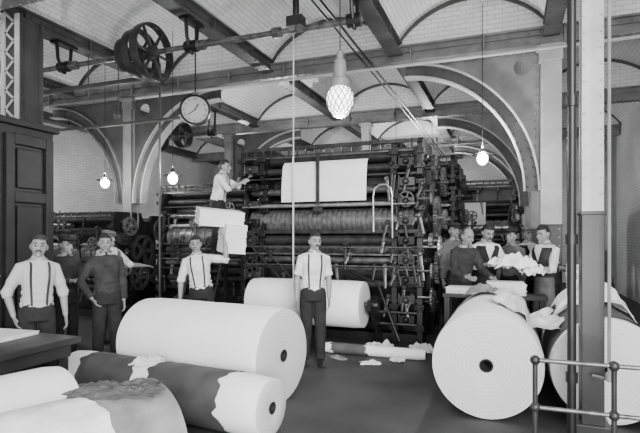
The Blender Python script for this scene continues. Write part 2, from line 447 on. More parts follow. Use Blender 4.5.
crumple('torn_wrapper', (-.25, 6.35, 0), .5, .35, .10, 'torn dark wrapping paper lying on the white roll', m='wrapm', seed=12, drape=lambda X, Y: sqrt(max(.02, .505**2-(X+.05)**2))+.495)
crumple('loose_newsprint', (.84, 6.2, 0), .7, .7, .26, 'heap of loose white paper lying on a wrapped roll', seed=13, drape=lambda X, Y: sqrt(max(.05, .485**2-(X+.02)**2))+.48)
crumple('loose_newsprint', (1.8, 5.6, 0), .8, .9, .3, 'heap of crumpled white paper on a roll', seed=17, drape=lambda X, Y: sqrt(max(.05, .50**2-(X-.05)**2))+.495)
crumple('torn_wrapper', sv(-1.22, 3.0, 0), .5, .3, .05, 'torn dark wrapping flap on a roll', m='wrap', seed=19, rotz=.5, drape=lambda X, Y: .735-.35*Y*Y)
crumple('torn_wrapper', sv(-1.62, 4.70, 0), .22, .26, .05, 'torn pale wrapping flap on the slim roll', m='papers', seed=20, rotz=.2, drape=lambda X, Y: .495-1.6*Y*Y)

# ------------------------------------------------------------------ work table
def table():
    t = thing('work_table', 'dark wooden work table with thick top', 'table', (-3.5, 2.0, 0))
    mb = MB(); mb.box((-.75, .67, .765), (1.5, 1.34, .06)); mk('table_top', mb, 'wood', t, smooth=False, bevel=.008)
    mb = MB()
    for x in (-.08, -1.42): mb.box((x, .67, .68), (.03, 1.2, .11))
    for y in (.06, 1.28): mb.box((-.75, y, .68), (1.36, .03, .11))
    mk('apron_rail', mb, 'wood', t, smooth=False)
    for x in (-.12, -1.38):
        for y in (1.26, .08):
            l = MB(); l.tube([(x, y, 0), (x, y, .5), (x, y, .735)], [.03, .04, .045], 8); mk('leg', l, 'wood', t)
table()
mb = MB()
for i in range(5): mb.box((random.uniform(-.01, .01), random.uniform(-.01, .01), .004+.006*i), (.8, .5, .005), Matrix.Rotation(random.uniform(-.03, .03), 3, 'Z'))
mk('paper_stack', mb, 'papers', loc=(-4.28, 2.98, .797), rotz=.1, label='low stack of white printed sheets on the work table', cat='paper', smooth=False)
mb = MB(); mb.box((0, 0, .015), (.95, .05, .03)); mb.box((.1, .045, .01), (.6, .05, .02))
mk('straightedge', mb, 'woodl', loc=(-4.0, 2.45, .797), rotz=.12, label='wooden straightedge lying on the work table', cat='ruler', smooth=False)

# ------------------------------------------------------------------ printing presses
def frame_plate(D, H, th=.08):
    out = [(0, 0), (0, H*.55), (.12, H*.62), (.12, H*.78), (.0, H*.82), (.0, H*.97), (.08, H), (D*.45, H), (D*.5, H*.92), (D*.62, H*.92), (D*.66, H*.98), (D*.95, H*.98), (D, H*.92), (D, 0), (D*.86, 0), (D*.8, .32), (D*.62, .42), (D*.56, 0), (D*.42, 0), (D*.38, .42), (D*.2, .32), (D*.14, 0)]
    holes = []
    for cx, cz, rx, rz in ((.27, .30, .13, .10), (.73, .30, .13, .10), (.3, .72, .09, .07), (.75, .72, .12, .09), (.27, .5, .1, .05), (.72, .52, .13, .06)):
        holes.append([(D*(cx+rx*abs(cos(a))**.6*(1 if cos(a) > 0 else -1)), H*(cz+rz*abs(sin(a))**.6*(1 if sin(a) > 0 else -1))) for a in [2*pi*i/24 for i in range(24)]])
    return plate(out, holes, th)
def press(u, v, L, H, D, label, detail=2, seed=1, webs=()):
    rnd = random.Random(seed)
    t = thing('printing_press', label, 'printing press', (u, v, 0), 0, 'rotary presses')
    fm = frame_plate(D, H)
    xs = [0, -L] + ([-.40, -2.72] if detail == 2 else [])
    for x in xs:
        m_ = MB(); m_.mesh(fm, Matrix.Translation((x, 0, 0)) @ YZ)
        sx = 1 if x == 0 else -1
        for (y, z, r) in ((.35, H*.6, .13), (D*.5, H*.62, .16), (D*.5, H*.4, .14), (.25, H*.9, .08), (D*.8, H*.86, .1), (.25, H*.4, .1)):
            m_.lathe([(r, 0), (r, .05), (r*.7, .06), (r*.45, .1), (.01, .1)], (x+sx*.04, y, z), (sx, 0, 0), 18)
        for z in (.08, .18, .29, .37, .45, .53, .66, .72, .79, .86, .93):
            z *= H
            yy = .10 if H*.6 < z < H*.8 else -.02
            m_.box((x, yy, z), (.15, .07, .08)); m_.rivet((x-.045, yy-.035, z), (0, -1, 0), .016); m_.rivet((x+.045, yy-.035, z), (0, -1, 0), .016)
        mk('side_frame', m_, 'iron', t, bevel=.006)
    for (y, z, r, n) in ((D*.42, H*.62, .36, 40), (.34, H*.86, .2, 24), (D*.75, H*.83, .27, 30), (D*.36, H*.36, .28, 32), (D*.68, H*.42, .33, 36), (.25, H*.2, .18, 20), (.1, H*.74, .13, 16), (.1, H*.5, .12, 16), (D*.9, H*.62, .2, 24)):
        g = MB(); g.mesh(gear(r, n), Matrix.Translation((.14+rnd.uniform(0, .05), y, z)) @ YZ)
        g.cyl((.03, y, z), (.25, y, z), .035, 12)
        mk('gear_wheel', g, 'iron2' if rnd.random() < .6 else 'steeld', t)
    hw = MB(); hy, hz = .05, H*.47
    hw.mesh(gear(.17, 12, .03, 5), Matrix.Translation((.30, hy, hz)) @ YZ); hw.cyl((.04, hy, hz), (.34, hy, hz), .02, 8)
    mk('handwheel', hw, 'steel', t)
    def rol(name, y, z, r, m, ribs=0, x0=-L+.05, x1=-.05):
        c = MB(); prof = [(.01, 0), (r*.35, 0), (r*.35, .05), (r, .05)]
        W = x1-x0
        if ribs:
            for i in range(ribs):
                a = .05+(W-.1)*(i+.12)/ribs; b = .05+(W-.1)*(i+.80)/ribs
                prof += [(r*.88, a), (r, a+.006), (r, b), (r*.88, b+.006)]
        prof += [(r, W-.05), (r*.35, W-.05), (r*.35, W), (.01, W)]
        c.lathe(prof, (x0, y, z), (1, 0, 0), 28)
        mk(name, c, m, t)
    rol('plate_cylinder', .28, H*.60, .21, 'ribst', 34 if detail == 2 else 12)
    rol('impression_cylinder', .80, H*.64, .24, 'iron2', 0)
    rol('plate_cylinder', D*.62, H*.56, .24, 'steeld', 14)
    for (y, z, r, m) in ((.14, H*.685, .035, 'steel'), (.14, H*.50, .085, 'iron2'), (.3, H*.455, .11, 'steeld'), (.22, H*.76, .06, 'steeld'), (.32, H*.93, .08, 'iron2'),
                         (.55, H*.80, .12, 'iron2'), (.62, H*.955, .06, 'steeld'), (.95, H*.85, .11, 'iron2'), (D*.7, H*.9, .08, 'steeld'), (.1, H*.40, .055, 'steeld'),
                         (.42, H*.33, .15, 'iron2'), (.16, H*.28, .07, 'iron2'), (.7, H*.42, .14, 'iron'), (1.1, H*.5, .14, 'iron'), (.5, H*.71, .10, 'iron'), (.38, H*.38, .08, 'iron2'), (.2, H*.87, .06, 'iron2')):
        x0 = -L+.05; x1 = -.05
        if detail < 2 and rnd.random() < .45: x1 = -L*rnd.uniform(.3, .55)
        rol('inking_roller', y, z, r, m, 0, x0, x1)
    for (y, z, w, m) in ((.02, H*.985, .06, 'iron2'), (.0, H*.94, .035, 'steeld'), (.04, H*.545, .06, 'iron2'), (-.02, H*.36, .04, 'iron2'), (.04, H*.21, .06, 'iron'), (-.01, H*.43, .03, 'steeld'), (D*.9, H*.95, .06, 'iron2'), (D*.5, H*.985, .05, 'iron2'), (.02, H*.47, .03, 'iron2'), (.08, H*.83, .03, 'iron2')):
        b = MB(); b.box((-L/2, y, z), (L-.06, w*.8, w)); mk('tie_bar', b, m, t, smooth=False, bevel=.004)
    back = MB(); back.box((-L/2, D*.78, H*.45), (L-.1, .03, H*.86)); back.box((-L/2, D*.75, .1), (L-.1, D*.4, .2)); back.box((-L/2, .12, .07), (L-.1, .16, .14)); back.box((-L/2, .60, H*.30), (L-.1, .03, H*.56)); back.box((-L/2, .72, H*.86), (L-.1, .03, H*.2))
    mk('ink_trough', back, 'iron', t, smooth=False, bevel=.005)
    lv = MB(); lv.cyl((-L+.05, -.03, H*.945), (-.05, -.03, H*.945), .012, 6)
    for i in range(int(L/.16)):
        x = -.12-i*.16
        q = rnd.uniform(.06, .15); lv.cyl((x, -.03, H*.945), (x, -.03, H*.945+q), .012, 6); lv.sphere((x, -.03, H*.945+q), .02, 8, 6)
    mk('ink_key_rail', lv, 'iron2', t)
    for k in range(54 if detail == 2 else 18):
        x = -rnd.uniform(.02, L-.02) if (k % 2 == 0 or detail < 2) else -rnd.uniform(-.05, .6)
        z = rnd.uniform(.22, .95)*H; g = MB(); l_ = rnd.uniform(.12, .42)
        if detail == 2 and H*.5 < z < H*.95 and x < -.7: z = rnd.uniform(.22, .5)*H
        g.tube([(x, -.03, z), (x+rnd.uniform(-.08, .08), -.07, z-l_)], [(.014, .03), (.01, .02)], 6, ref=(0, 1, 0))
        g.lathe([(.04, 0), (.04, .05), (.02, .07), (.001, .07)], (x, -.0, z), (0, -1, 0), 12)
        mk('lever', g, rnd.choice(('iron2', 'iron2', 'steeld', 'iron')), t)
    if detail == 1:
        for k in range(4):
            x = -L*(.2+.2*k); z = rnd.choice((.42, .55, .7, .8))*H; r = rnd.uniform(.10, .17)
            g = MB(); g.mesh(gear(r, 20, .03), Matrix.Translation((x, -.06, z)) @ XZ); g.cyl((x, -.10, z), (x, .1, z), .022, 10); g.box((x, .02, z-.2), (.06, .05, .5))
            mk('gear_wheel', g, 'iron2' if k % 2 else 'steeld', t)
    if detail == 2:
        for k, (x, z, r) in enumerate(((-.20, H*.70, .13), (-.19, H*.42, .10), (-2.9, H*.5, .12), (-2.9, H*.36, .14))):
            g = MB(); g.mesh(gear(r, 20, .03), Matrix.Translation((x, -.05, z)) @ XZ); g.cyl((x, -.10, z), (x, .1, z), .022, 10)
            mk('gear_wheel', g, 'iron2', t)
        for k in range(18):
            xx = (-.2, -2.91)[k//9]; z = H*(.12+.095*(k % 9)); g = MB(); g.box((xx, .0, z), (.26, .12, .13)); g.lathe([(.05, 0), (.05, .04), (.025, .07), (.001, .07)], (xx, -.06, z), (0, -1, 0), 12); g.cyl((xx-.11, -.07, z-.1), (xx-.11, -.07, z+.1), .014, 6)
            mk('bearing_block', g, ('iron', 'iron2')[k % 2], t, bevel=.006)
    for (x0, x1, z0, z1, y0, y1) in webs:
        w = MB(); n = 10; vs = []
        for i in range(n+1):
            f = i/n
            y = y0+(y1-y0)*f-.02*sin(pi*f); z = z0+(z1-z0)*f
            if i == n: y += .06
            vs += [(x0, y, z), (x1, y, z)]
        w.add(vs, [(2*i, 2*i+1, 2*i+3, 2*i+2) for i in range(n)])
        mk('paper_web', w, 'paper', t)
    return t
P1 = press(-1.3, 7.75, 3.1, 3.22, 2.2, 'large dark rotary newspaper printing press with white paper web',
      webs=((-2.36, -.86, 2.26, 2.95, .02, .10),))
h = MB(); h.box((-1.66, -.06, 2.58), (.05, .04, .95)); h.box((-1.66, -.05, 2.12), (.16, .05, .06)); mk('web_guide', h, 'iron2', P1, smooth=False)
for x in (-2.66, -.62):
    s = MB(); s.mesh(plate([(0, 0), (0, .62), (-.3, .78), (-.72, .66), (-.72, .58), (-.5, .5), (-.25, .2), (-.2, 0)], [], .06), Matrix.Translation((x, 0, 0)) @ YZ)
    s.lathe([(.07, 0), (.07, .1), (.01, .1)], (x-.05, -.57, .66), (1, 0, 0), 14)
    mk('roll_stand_arm', s, 'iron', P1, bevel=.005)
s = MB(); s.cyl((-2.75, -.57, .66), (-.52, -.57, .66), .028, 10); mk('spindle', s, 'steeld', P1)
h = MB()
h.tube([(-.70, -.12, 1.75), (-.70, -.14, 2.3), (-.68, -.14, 2.42), (-.60, -.14, 2.48), (-.50, -.14, 2.48), (-.42, -.14, 2.42), (-.40, -.14, 2.3), (-.40, -.12, 1.65)], .014, 8)
h.cyl((-.70, -.13, 1.95), (-.40, -.13, 1.95), .01, 8)
h.cyl((-2.08, -.12, 1.2), (-2.08, -.12, 3.0), .012, 8)
h.cyl((-3.05, -.1, 2.18), (-.05, -.1, 2.18), .014, 8)
mk('handrail', h, 'steel', P1)
for i, x in enumerate((-3.0, -2.78)): h = MB(); h.cyl((x, -.08, 1.62), (x+.75, -.2, .95), .014, 8); mk('diagonal_stay', h, 'iron2', P1)
for z in (1.5, 1.2): h = MB(); h.cyl((-3.0, -.06, z), (-.1, -.06, z), .012, 8); mk('web_lead_rod', h, 'steeld', P1)
h = MB(); h.tube([(-1.1, -.12, 1.12), (-.6, -.25, .95), (-.25, -.3, .1)], .02, 8); mk('brake_lever', h, 'iron', P1)
for z in (.32, .5): h = MB(); h.cyl((-1.3, -.12, z), (-.02, -.12, z), .022, 8); mk('tie_bar', h, 'iron2', P1)
for i, (y, z, r) in enumerate(((-.1, 1.15, .12), (-.12, 2.25, .1), (-.1, .75, .15))):
    g = MB(); g.mesh(gear(r, 16, .03), Matrix.Translation((.2, y, z)) @ YZ); g.cyl((-.02, y, z), (.22, y, z), .02, 8); mk('handwheel', g, 'steeld', P1)
press(-4.95, 9.0, 2.2, 2.8, 1.9, 'dark rotary press unit with rollers behind the carrying man', 1, 2)
press(-7.65, 8.1, 2.3, 2.2, 1.8, 'lower dark press unit tended by several men', 1, 3)
press(-1.15, 11.0, 3.2, 3.45, 1.6, 'second tall rotary press with paper web', 1, 4, webs=((-1.0, -.3, 2.5, 3.1, .02, .1),))
press(.1, 13.9, 2.6, 3.2, 2.0, 'distant rotary press beneath arched ribs', 1, 5, webs=((-1.8, -.7, 2.0, 2.6, .02, .08),))
press(-5.3, 13.2, 3.2, 3.5, 1.8, 'distant tall rotary press among columns', 1, 6)

t = thing('step_platform', 'dark iron access platform with steps between press units', 'platform', (-4.98, 7.62, 0))
mb = MB(); mb.box((0, .25, 1.31), (.80, .80, .04)); mk('deck', mb, 'iron2', t, smooth=False)
for x in (-.36, .36):
    for y in (-.08, .58): l = MB(); l.box((x, y, .645), (.05, .05, 1.29)); mk('leg', l, 'iron', t, smooth=False)
for i in range(5):
    l = MB(); l.box((0, -.15-.16*(4-i)*.6, .2+.22*i), (.6, .16, .03)); mk('step', l, 'iron2', t, smooth=False)
for x in (-.31, .31): l = MB(); l.tube([(x, -.62, 0), (x, -.1, 1.3)], .022, 8); mk('stringer', l, 'iron', t)

# ------------------------------------------------------------------ line shafts & pulleys
def lineshaft(u0, u1, v, z, pulleys, label, hang):
    t = thing('line_shaft', label, 'line shaft', (u0, v, z)); L = u1-u0
    mb = MB(); mb.cyl((0, 0, 0), (L, 0, 0), .04, 14)
    for i in range(int(L/1.2)): mb.lathe([(.04, 0), (.07, 0), (.07, .12), (.04, .12)], (.6+1.2*i, 0, 0), (1, 0, 0), 14)
    mk('shaft', mb, 'steeld', t)
    for (x, r, w) in pulleys:
        p = MB(); x -= u0
        p.lathe([(r-.02, -w/2), (r, -w/2), (r+.008, 0), (r, w/2), (r-.02, w/2), (r-.02, -w/2)], (x, 0, 0), (1, 0, 0), 36)
        p.lathe([(.04, -w/2), (.09, -w/2), (.09, w/2), (.04, w/2)], (x, 0, 0), (1, 0, 0), 16)
        for k in range(6):
            a = pi*k/3; p.tube([(x, .08*cos(a), .08*sin(a)), (x, (r-.01)*cos(a), (r-.01)*sin(a))], [(.02, .035), (.014, .026)], 8)
        mk('pulley', p, 'iron2', t)
    for x in hang:
        x -= u0; p = MB(); top = 4.79-z
        p.box((x, 0, top-.02), (.16, .4, .04)); p.tube([(x, -.14, top-.02), (x, -.12, .1), (x, 0, -.1)], [.03, .025, .03], 8); p.tube([(x, .14, top-.02), (x, .12, .1), (x, 0, -.1)], [.03, .025, .03], 8)
        p.lathe([(.045, -.09), (.085, -.09), (.085, .09), (.045, .09)], (x, 0, 0), (1, 0, 0), 16)
        mk('shaft_hanger', p, 'iron', t)
lineshaft(-7.2, -1.75, 6.1, 4.42, ((-5.0, .42, .13), (-5.22, .36, .13), (-5.42, .27, .12)), 'overhead steel line shaft with belt pulleys', (-1.85, -4.3, -6.75))
lineshaft(-9.4, -6.6, 10.4, 4.2, ((-7.6, .3, .2), (-8.4, .36, .25)), 'distant overhead line shaft with pulleys', (-6.75, -9.2))
mb = MB(); mb.cyl((0, 0, 0), (0, 0, 3.35), .009, 6)
mk('hanging_rope', mb, 'rope', loc=(-2.66, 6.02, .98), label='thin pale rope hanging from the line shaft', cat='rope')
mb = MB(); mb.cyl((0, 0, 0), (0, 0, 1.35), .04, 10); mb.box((0, 0, -.02), (.2, .14, .12)); mb.box((0, 0, .45), (.12, .1, .2))
mk('drop_hanger', mb, 'iron', loc=(-2.42, 5.55, 4.28), label='dark iron drop hanger fixed to the ceiling', cat='hanger')
for k, (u, r) in enumerate(((-2.25, .02), (-2.35, .015))):
    mb = MB(); mb.cyl((0, 0, 0), (0, 15, 0), r, 8)
    mk('ceiling_conduit', mb, 'iron', loc=(u, 4.0, 4.665), label='thin dark conduit running under the ceiling', cat='pipe', group='ceiling conduits')
mb = MB(); mb.cyl((0, 0, 0), (9.5, 0, 0), .03, 10)
mk('overhead_pipe', mb, 'light', loc=(-7.4, 8.5, 4.60), label='pale horizontal pipe below the girder', cat='pipe')
for (vv, zz, rr) in ((7.3, 3.75, .03), (6.6, 4.25, .04)):
    mb = MB(); mb.cyl((0, 0, 0), (5.6, 0, 0), rr, 10)
    for x in (1.8, 4.25): mb.cyl((x, 0, 0), (x, 0, 4.80-zz), .01, 6)
    mk('overhead_pipe', mb, 'beam', loc=(-11, vv, zz), label='dark horizontal pipe crossing above the machines', cat='pipe')
mb = MB(); mb.cyl((0, 0, 0), (0, 0, 4.8), .02, 8)
mk('vertical_pipe', mb, 'beam', loc=(-5.9, 7.4, 0), label='thin dark vertical pipe rising between machines', cat='pipe')

# ------------------------------------------------------------------ lamps
def pendant(p, ztop, R, big, label):
    t = thing('pendant_lamp', label, 'lamp', p, 0, 'pendant lamps')
    w = MB(); w.cyl((0, 0, R*(3.6 if big else 2.2)), (0, 0, ztop-p[2]), .006, 6); mk('flex', w, 'black', t)
    if big:
        g = MB(); g.sphere((0, 0, 0), (R, R, R*1.25), 28, 18, fn=lambda q: Vector((q.x*(1+.10*q.z), q.y*(1+.10*q.z), q.z)))
        mk('glass_globe', g, 'glow', t)
        n = MB()
        for sg in (-1, 1):
            for k in range(14):
                pts = []
                for i in range(15):
                    ph = .25+(pi-.4)*i/14; a = 2*pi*k/14+sg*i*.14
                    f = 1+.10*cos(ph); pts.append((R*1.02*sin(ph)*cos(a)*f, R*1.02*sin(ph)*sin(a)*f, R*1.27*cos(ph)))
                n.tube(pts, .005, 5)
        mk('wire_guard', n, 'steeld', t)
        c = MB(); c.lathe([(.02, R*3.7), (.035, R*3.6), (.035, R*3.1), (.055, R*3.0), (.065, R*2.6), (.065, R*1.7), (.09, R*1.6), (.10, R*1.25), (.085, R*1.0)], (0, 0, 0), (0, 0, 1), 20)
        mk('lamp_housing', c, 'beaml', t)
    else:
        g = MB(); g.sphere((0, 0, 0), (R, R, R*1.2), 16, 12); mk('bulb', g, 'glow2', t)
        c = MB(); c.lathe([(.015, R*2.2), (.03, R*2), (.035, R*1.3), (R*1.9, R*.75), (R*2.0, R*.6), (R*1.85, R*.62), (.03, R*1.1)], (0, 0, 0), (0, 0, 1), 20); mk('lamp_shade', c, 'iron2', t)
    return t
pendant(tuple(sv(.2, 5.0, 3.02)), 5.4, .135, True, 'large hanging electric lamp with wire-guarded glass globe')
for a, d, z in ((-2.65, 9.0, 2.72), (-4.3, 10.0, 2.75), (2.6, 8.0, 2.92), (1.9, 12.5, 3.55)):
    pendant(tuple(sv(a, d, z)), 5.4, .085, False, 'small hanging electric lamp with shallow shade')

# clock
p = sv(-2.02, 8.1, 3.72); yaw = atan2(-p.x, p.y)*.8
t = thing('wall_clock', 'round hanging clock with dark rim and roman numerals', 'clock', p, yaw)
mb = MB(); R = .215
mb.lathe([(.01, .07), (R, .07), (R+.03, .05), (R+.035, 0), (R+.03, -.05), (R+.005, -.06), (R-.005, -.045)], (0, 0, 0), (0, 1, 0), 40); mk('case', mb, 'black', t)
mb = MB(); mb.lathe([(.001, -.04), (R, -.04)], (0, 0, 0), (0, 1, 0), 40); mk('dial', mb, 'face', t)
for i, s_ in enumerate(['XII', 'I', 'II', 'III', 'IV', 'V', 'VI', 'VII', 'VIII', 'IX', 'X', 'XI']):
    nm = MB()
    fc = bpy.data.curves.new('n', 'FONT'); fc.body = s_; fc.size = .062; fc.align_x = 'CENTER'; fc.align_y = 'CENTER'; fc.extrude = .001
    fo = bpy.data.objects.new('n', fc); link(fo); dg = bpy.context.evaluated_depsgraph_get(); me = bpy.data.meshes.new_from_object(fo.evaluated_get(dg))
    bpy.data.objects.remove(fo)
    a = 2*pi*i/12
    nm.mesh(me, Matrix.Translation((.172*sin(a), -.043, .172*cos(a))) @ Matrix.Rotation(a, 4, 'Y') @ Matrix.Rotation(pi/2, 4, 'X'))
    mk('numeral', nm, 'numer', t, smooth=False)
mb = MB(); mb.box((.03, -.047, .05), (.020, .003, .11), Matrix.Rotation(.5, 3, 'Y')); mb.cyl((0, -.04, 0), (0, -.052, 0), .014, 10); mk('hour_hand', mb, 'numer', t, smooth=False)
mb = MB(); mb.box((-.05, -.049, -.04), (.014, .003, .16), Matrix.Rotation(.9, 3, 'Y')); mk('minute_hand', mb, 'numer', t, smooth=False)
mb = MB(); mb.cyl((0, 0, R), (0, 0, 1.9), .012, 8); mb.box((0, 0, R+.04), (.1, .05, .06)); mk('hanging_rod', mb, 'black', t)

# ------------------------------------------------------------------ railing & risers
t = thing('pipe_railing', 'dark pipe railing with ball joints', 'railing', (.16, 3.7, 0))
for x in (0, .47, 1.6):
    l = MB(); l.cyl((0+x, 0, 0), (x, 0, .84), .017, 12); l.lathe([(.06, 0), (.06, .02), (.03, .04)], (x, 0, 0), (0, 0, 1), 14)
    for z in (.82, .5): l.sphere((x, 0, z), .034, 12, 8)
    mk('post', l, 'iron2', t)
for z in (.82, .5): l = MB(); l.cyl((0, 0, z), (2.2, 0, z), .015, 12); mk('rail', l, 'steeld', t)
mb = MB(); mb.cyl((0, 0, 0), (0, 0, 4.9), .034, 12)
for z in (.5, 1.6, 2.7, 3.8): mb.lathe([(.034, 0), (.046, 0), (.046, .08), (.034, .08)], (0, 0, z), (0, 0, 1), 12)
mk('riser_pipe', mb, 'black', loc=(.46, 4.44, 0), label='dark vertical riser pipe beside the steel column', cat='pipe')
mb = MB(); mb.cyl((0, 0, 0), (0, 0, 4.2), .013, 8); mb.lathe([(.013, 0), (.03, .01), (.03, .06), (.013, .08)], (0, 0, 0), (0, 0, 1), 10); mb.cyl((0, 0, .02), (-.1, .08, .02), .012, 8)
mk('control_rod', mb, 'beaml', loc=(.71, 4.36, .55), label='thin pale vertical control rod beside the column', cat='rod')

t = thing('folding_bench', 'low dark bench for folded newspapers', 'bench', (-.85, 6.86, 0))
mb = MB(); mb.box((.65, .2, .88), (1.3, .4, .05)); mk('bench_top', mb, 'wood', t, smooth=False, bevel=.006)
for x in (.06, 1.24):
    for y in (.05, .35): l = MB(); l.box((x, y, .43), (.07, .07, .85)); mk('leg', l, 'wood', t, smooth=False)
def newspapers(loc, n, w, d, rot, label, th=.012, tilt=None, m='paper', jit=.06):
    mb = MB()
    for i in range(n):
        mb.box((random.uniform(-.2, .2)*jit, random.uniform(-.2, .2)*jit, th*(i+.5)), (w, d, th*.8), Matrix.Rotation(random.uniform(-jit, jit), 3, 'Z'))
    o = mk('newspaper_bundle', mb, m, loc=loc, rotz=rot, label=label, cat='newspapers', smooth=False, bevel=.003)
    if tilt: o.rotation_euler = tilt
    return o
newspapers((-.05, 7.06, .905), 14, .46, .32, .1, 'stack of white newspapers on a bench')
newspapers((-.6, 7.06, .905), 7, .4, .32, -.1, 'short stack of white newspapers on a bench')

# ------------------------------------------------------------------ people
def person(a, d, label, turn=0, h=1.72, armL=None, armR=None, bend=(0, 0, 0), head=(0, 0, 0), top='white', sleeve=.5, low='darkc', susp=True,
           vest=None, hairm='hair', cap=None, mous=False, z0=0, vox=.009, legs=None, palm=None, wide=1.0, bald=False, skin='skin', apron=None):
    p = sv(a, d, z0); yaw = atan2(-p.x, p.y)+turn
    t = thing('person', label, 'person', p, yaw, 'press workers'); sc = h/1.72; t.scale = (sc, sc, sc)
    piv = Vector((0, 0, .97)); B = Matrix.Translation(piv) @ Euler(bend).to_matrix().to_4x4() @ Matrix.Translation(-piv)
    hp = Vector((0, 0, 1.49)); HM = B @ Matrix.Translation(hp) @ Euler(head).to_matrix().to_4x4() @ Matrix.Translation(-hp)
    W = .90*wide
    rings = [(.84, .150, .105, 0), (.93, .166, .118, 0), (1.02, .150, .108, -.002), (1.12, .142, .100, -.004), (1.22, .156, .108, -.004), (1.32, .178, .114, 0), (1.385, .186, .104, .004), (1.425, .158, .086, .006), (1.455, .108, .070, .004), (1.49, .064, .060, 0)]
    rings = [(z, rx*(W if z < 1.45 else 1), ry, cy) for z, rx, ry, cy in rings]
    def torso(mb, inf, z0_, z1_, n=24):
        vs = []; rs = [r for r in rings if z0_-.001 <= r[0] <= z1_+.001]
        for (z, rx, ry, cy) in rs:
            MM = B if z > .97 else Matrix.Identity(4)
            for j in range(n):
                an = 2*pi*j/n; cx = abs(cos(an))**.85*(1 if cos(an) > 0 else -1); sy = abs(sin(an))**.85*(1 if sin(an) > 0 else -1)
                vs.append(MM @ Vector(((rx+inf)*cx, cy+(ry+inf)*sy, z)))
        k = len(rs)
        mb.add(vs, [(i*n+j, i*n+(j+1) % n, (i+1)*n+(j+1) % n, (i+1)*n+j) for i in range(k-1) for j in range(n)]+[tuple(range(n-1, -1, -1)), tuple((k-1)*n+j for j in range(n))])
    dflt = {1: ((.12, .0, -1), (.05, -.22, -1), None), -1: ((-.12, .0, -1), (-.05, -.22, -1), None)}
    arms = {1: armL or dflt[1], -1: armR or dflt[-1]}
    J = {}
    for sg in (1, -1):
        ud, fd, hd = arms[sg]; ud = Vector(ud).normalized(); fd = Vector(fd).normalized(); hd = Vector(hd).normalized() if hd else fd
        sh = B @ Vector((sg*.176*W, .005, 1.385)); el = sh+ud*.285; wr = el+fd*.25
        J[sg] = (B @ Vector((sg*.10, 0, 1.395)), sh, el, wr, hd, ud, fd)
    lg = legs or {1: ((.10, -.015, .50), (.115, .03, .085)), -1: ((-.10, -.015, .50), (-.115, .03, .085))}
    def headfn(q):
        zz = q.z; wx = 1-.30*max(0, -zz)**1.6-.04*max(0, zz); wy = 1-.10*max(0, -zz)
        y = q.y*wy
        if q.y < 0 and zz < 0: y -= .06*(-zz)
        if q.y > 0 and zz < -.2: y *= 1-.35*(-zz-.2)
        if q.y < -.5 and abs(zz-.05) < .2 and .18 < abs(q.x) < .6: y += .11
        return Vector((q.x*wx, y, zz))
    HC = Vector((0, -.012, 1.602)); HR = (.076, .096, .120)
    b = MB(); torso(b, 0, .84, 1.49)
    b.tube([B @ Vector((0, .012, 1.42)), B @ Vector((0, .005, 1.49)), HM @ Vector((0, .0, 1.56))], [.062, .055, .055], 14)
    b.add([HM @ (HC+Vector(v)) for v in MB().sphere((0, 0, 0), HR, 24, 18, fn=headfn).v], MB().sphere((0, 0, 0), HR, 24, 18).f)
    b.tube([HM @ Vector((0, -.100, 1.622)), HM @ Vector((0, -.118, 1.60)), HM @ Vector((0, -.132, 1.578)), HM @ Vector((0, -.106, 1.566))], [.010, .013, .018, .013], 8)
    b.sphere(HM @ Vector((0, -.104, 1.513)), .022, 8, 6); b.tube([HM @ Vector((-.024, -.099, 1.540)), HM @ Vector((0, -.108, 1.541)), HM @ Vector((.024, -.099, 1.540))], [.006, .010, .006], 6)
    b.tube([HM @ Vector((-.045, -.085, 1.630)), HM @ Vector((0, -.103, 1.628)), HM @ Vector((.045, -.085, 1.630))], [.010, .012, .010], 6)
    for sg in (1, -1):
        b.sphere(HM @ Vector((sg*.078, .004, 1.597)), (.011, .020, .033), 8, 8)
        r0, sh, el, wr, hd, ud, fd = J[sg]
        b.tube([r0, sh, sh+(el-sh)*.35, el, el+(wr-el)*.3, wr], [.055, .052, .046, .038, .039, .026], 14)
        tin = Vector((0, -1, 0)) if (palm is None) else Vector(palm)
        side = (tin-hd*tin.dot(hd))
        if side.length < .1: side = Vector((-sg, 0, 0))-hd*(-sg*hd.x)
        side.normalize(); nrm = hd.cross(side)*sg*1.0
        if nrm.dot(Vector((-sg, 0, 0))) < 0 and palm is None: nrm = -nrm
        b.tube([wr-hd*.01, wr+hd*.03, wr+hd*.065, wr+hd*.095], [(.024, .019), (.036, .016), (.042, .015), (.040, .012)], 10, ref=side)
        for k, (off, ln) in enumerate(((.031, .072), (.011, .080), (-.010, .074), (-.030, .058))):
            q = wr+hd*.088+side*off; pts = [q-hd*.02, q]; dirv = hd.copy(); ang = [.25, .5, .45]
            for s_, an in enumerate(ang):
                dirv = (dirv*cos(an)+nrm*sin(an)); dirv = dirv.normalized()
                q = q+dirv*ln*(.45, .32, .23)[s_]; pts.append(q)
            b.tube(pts, [.0095, .0095, .009, .0085, .007], 7)
        q = wr+hd*.028+side*.030; d1 = (hd*.7+side*.65+nrm*.25).normalized(); d2 = (hd*.9+side*.2+nrm*.35).normalized()
        b.tube([q-d1*.015, q+d1*.03, q+d1*.03+d2*.03], [.012, .0115, .008], 7)
        kn, an_ = lg[sg]; kn = Vector(kn); an_ = Vector(an_)
        b.tube([Vector((sg*.080, 0, .92)), Vector((sg*.085, 0, .80)), kn, kn+(an_-kn)*.3+Vector((0, .008, 0)), an_, an_-Vector((0, 0, .04))], [.074, .072, .048, .048, .034, .034], 14)
        b.tube([an_+Vector((0, .04, -.05)), an_+Vector((0, -.05, -.05)), an_+Vector((0, -.15, -.065))], [(.03, .035), (.028, .04), (.018, .038)], 10, ref=(0, 0, 1))
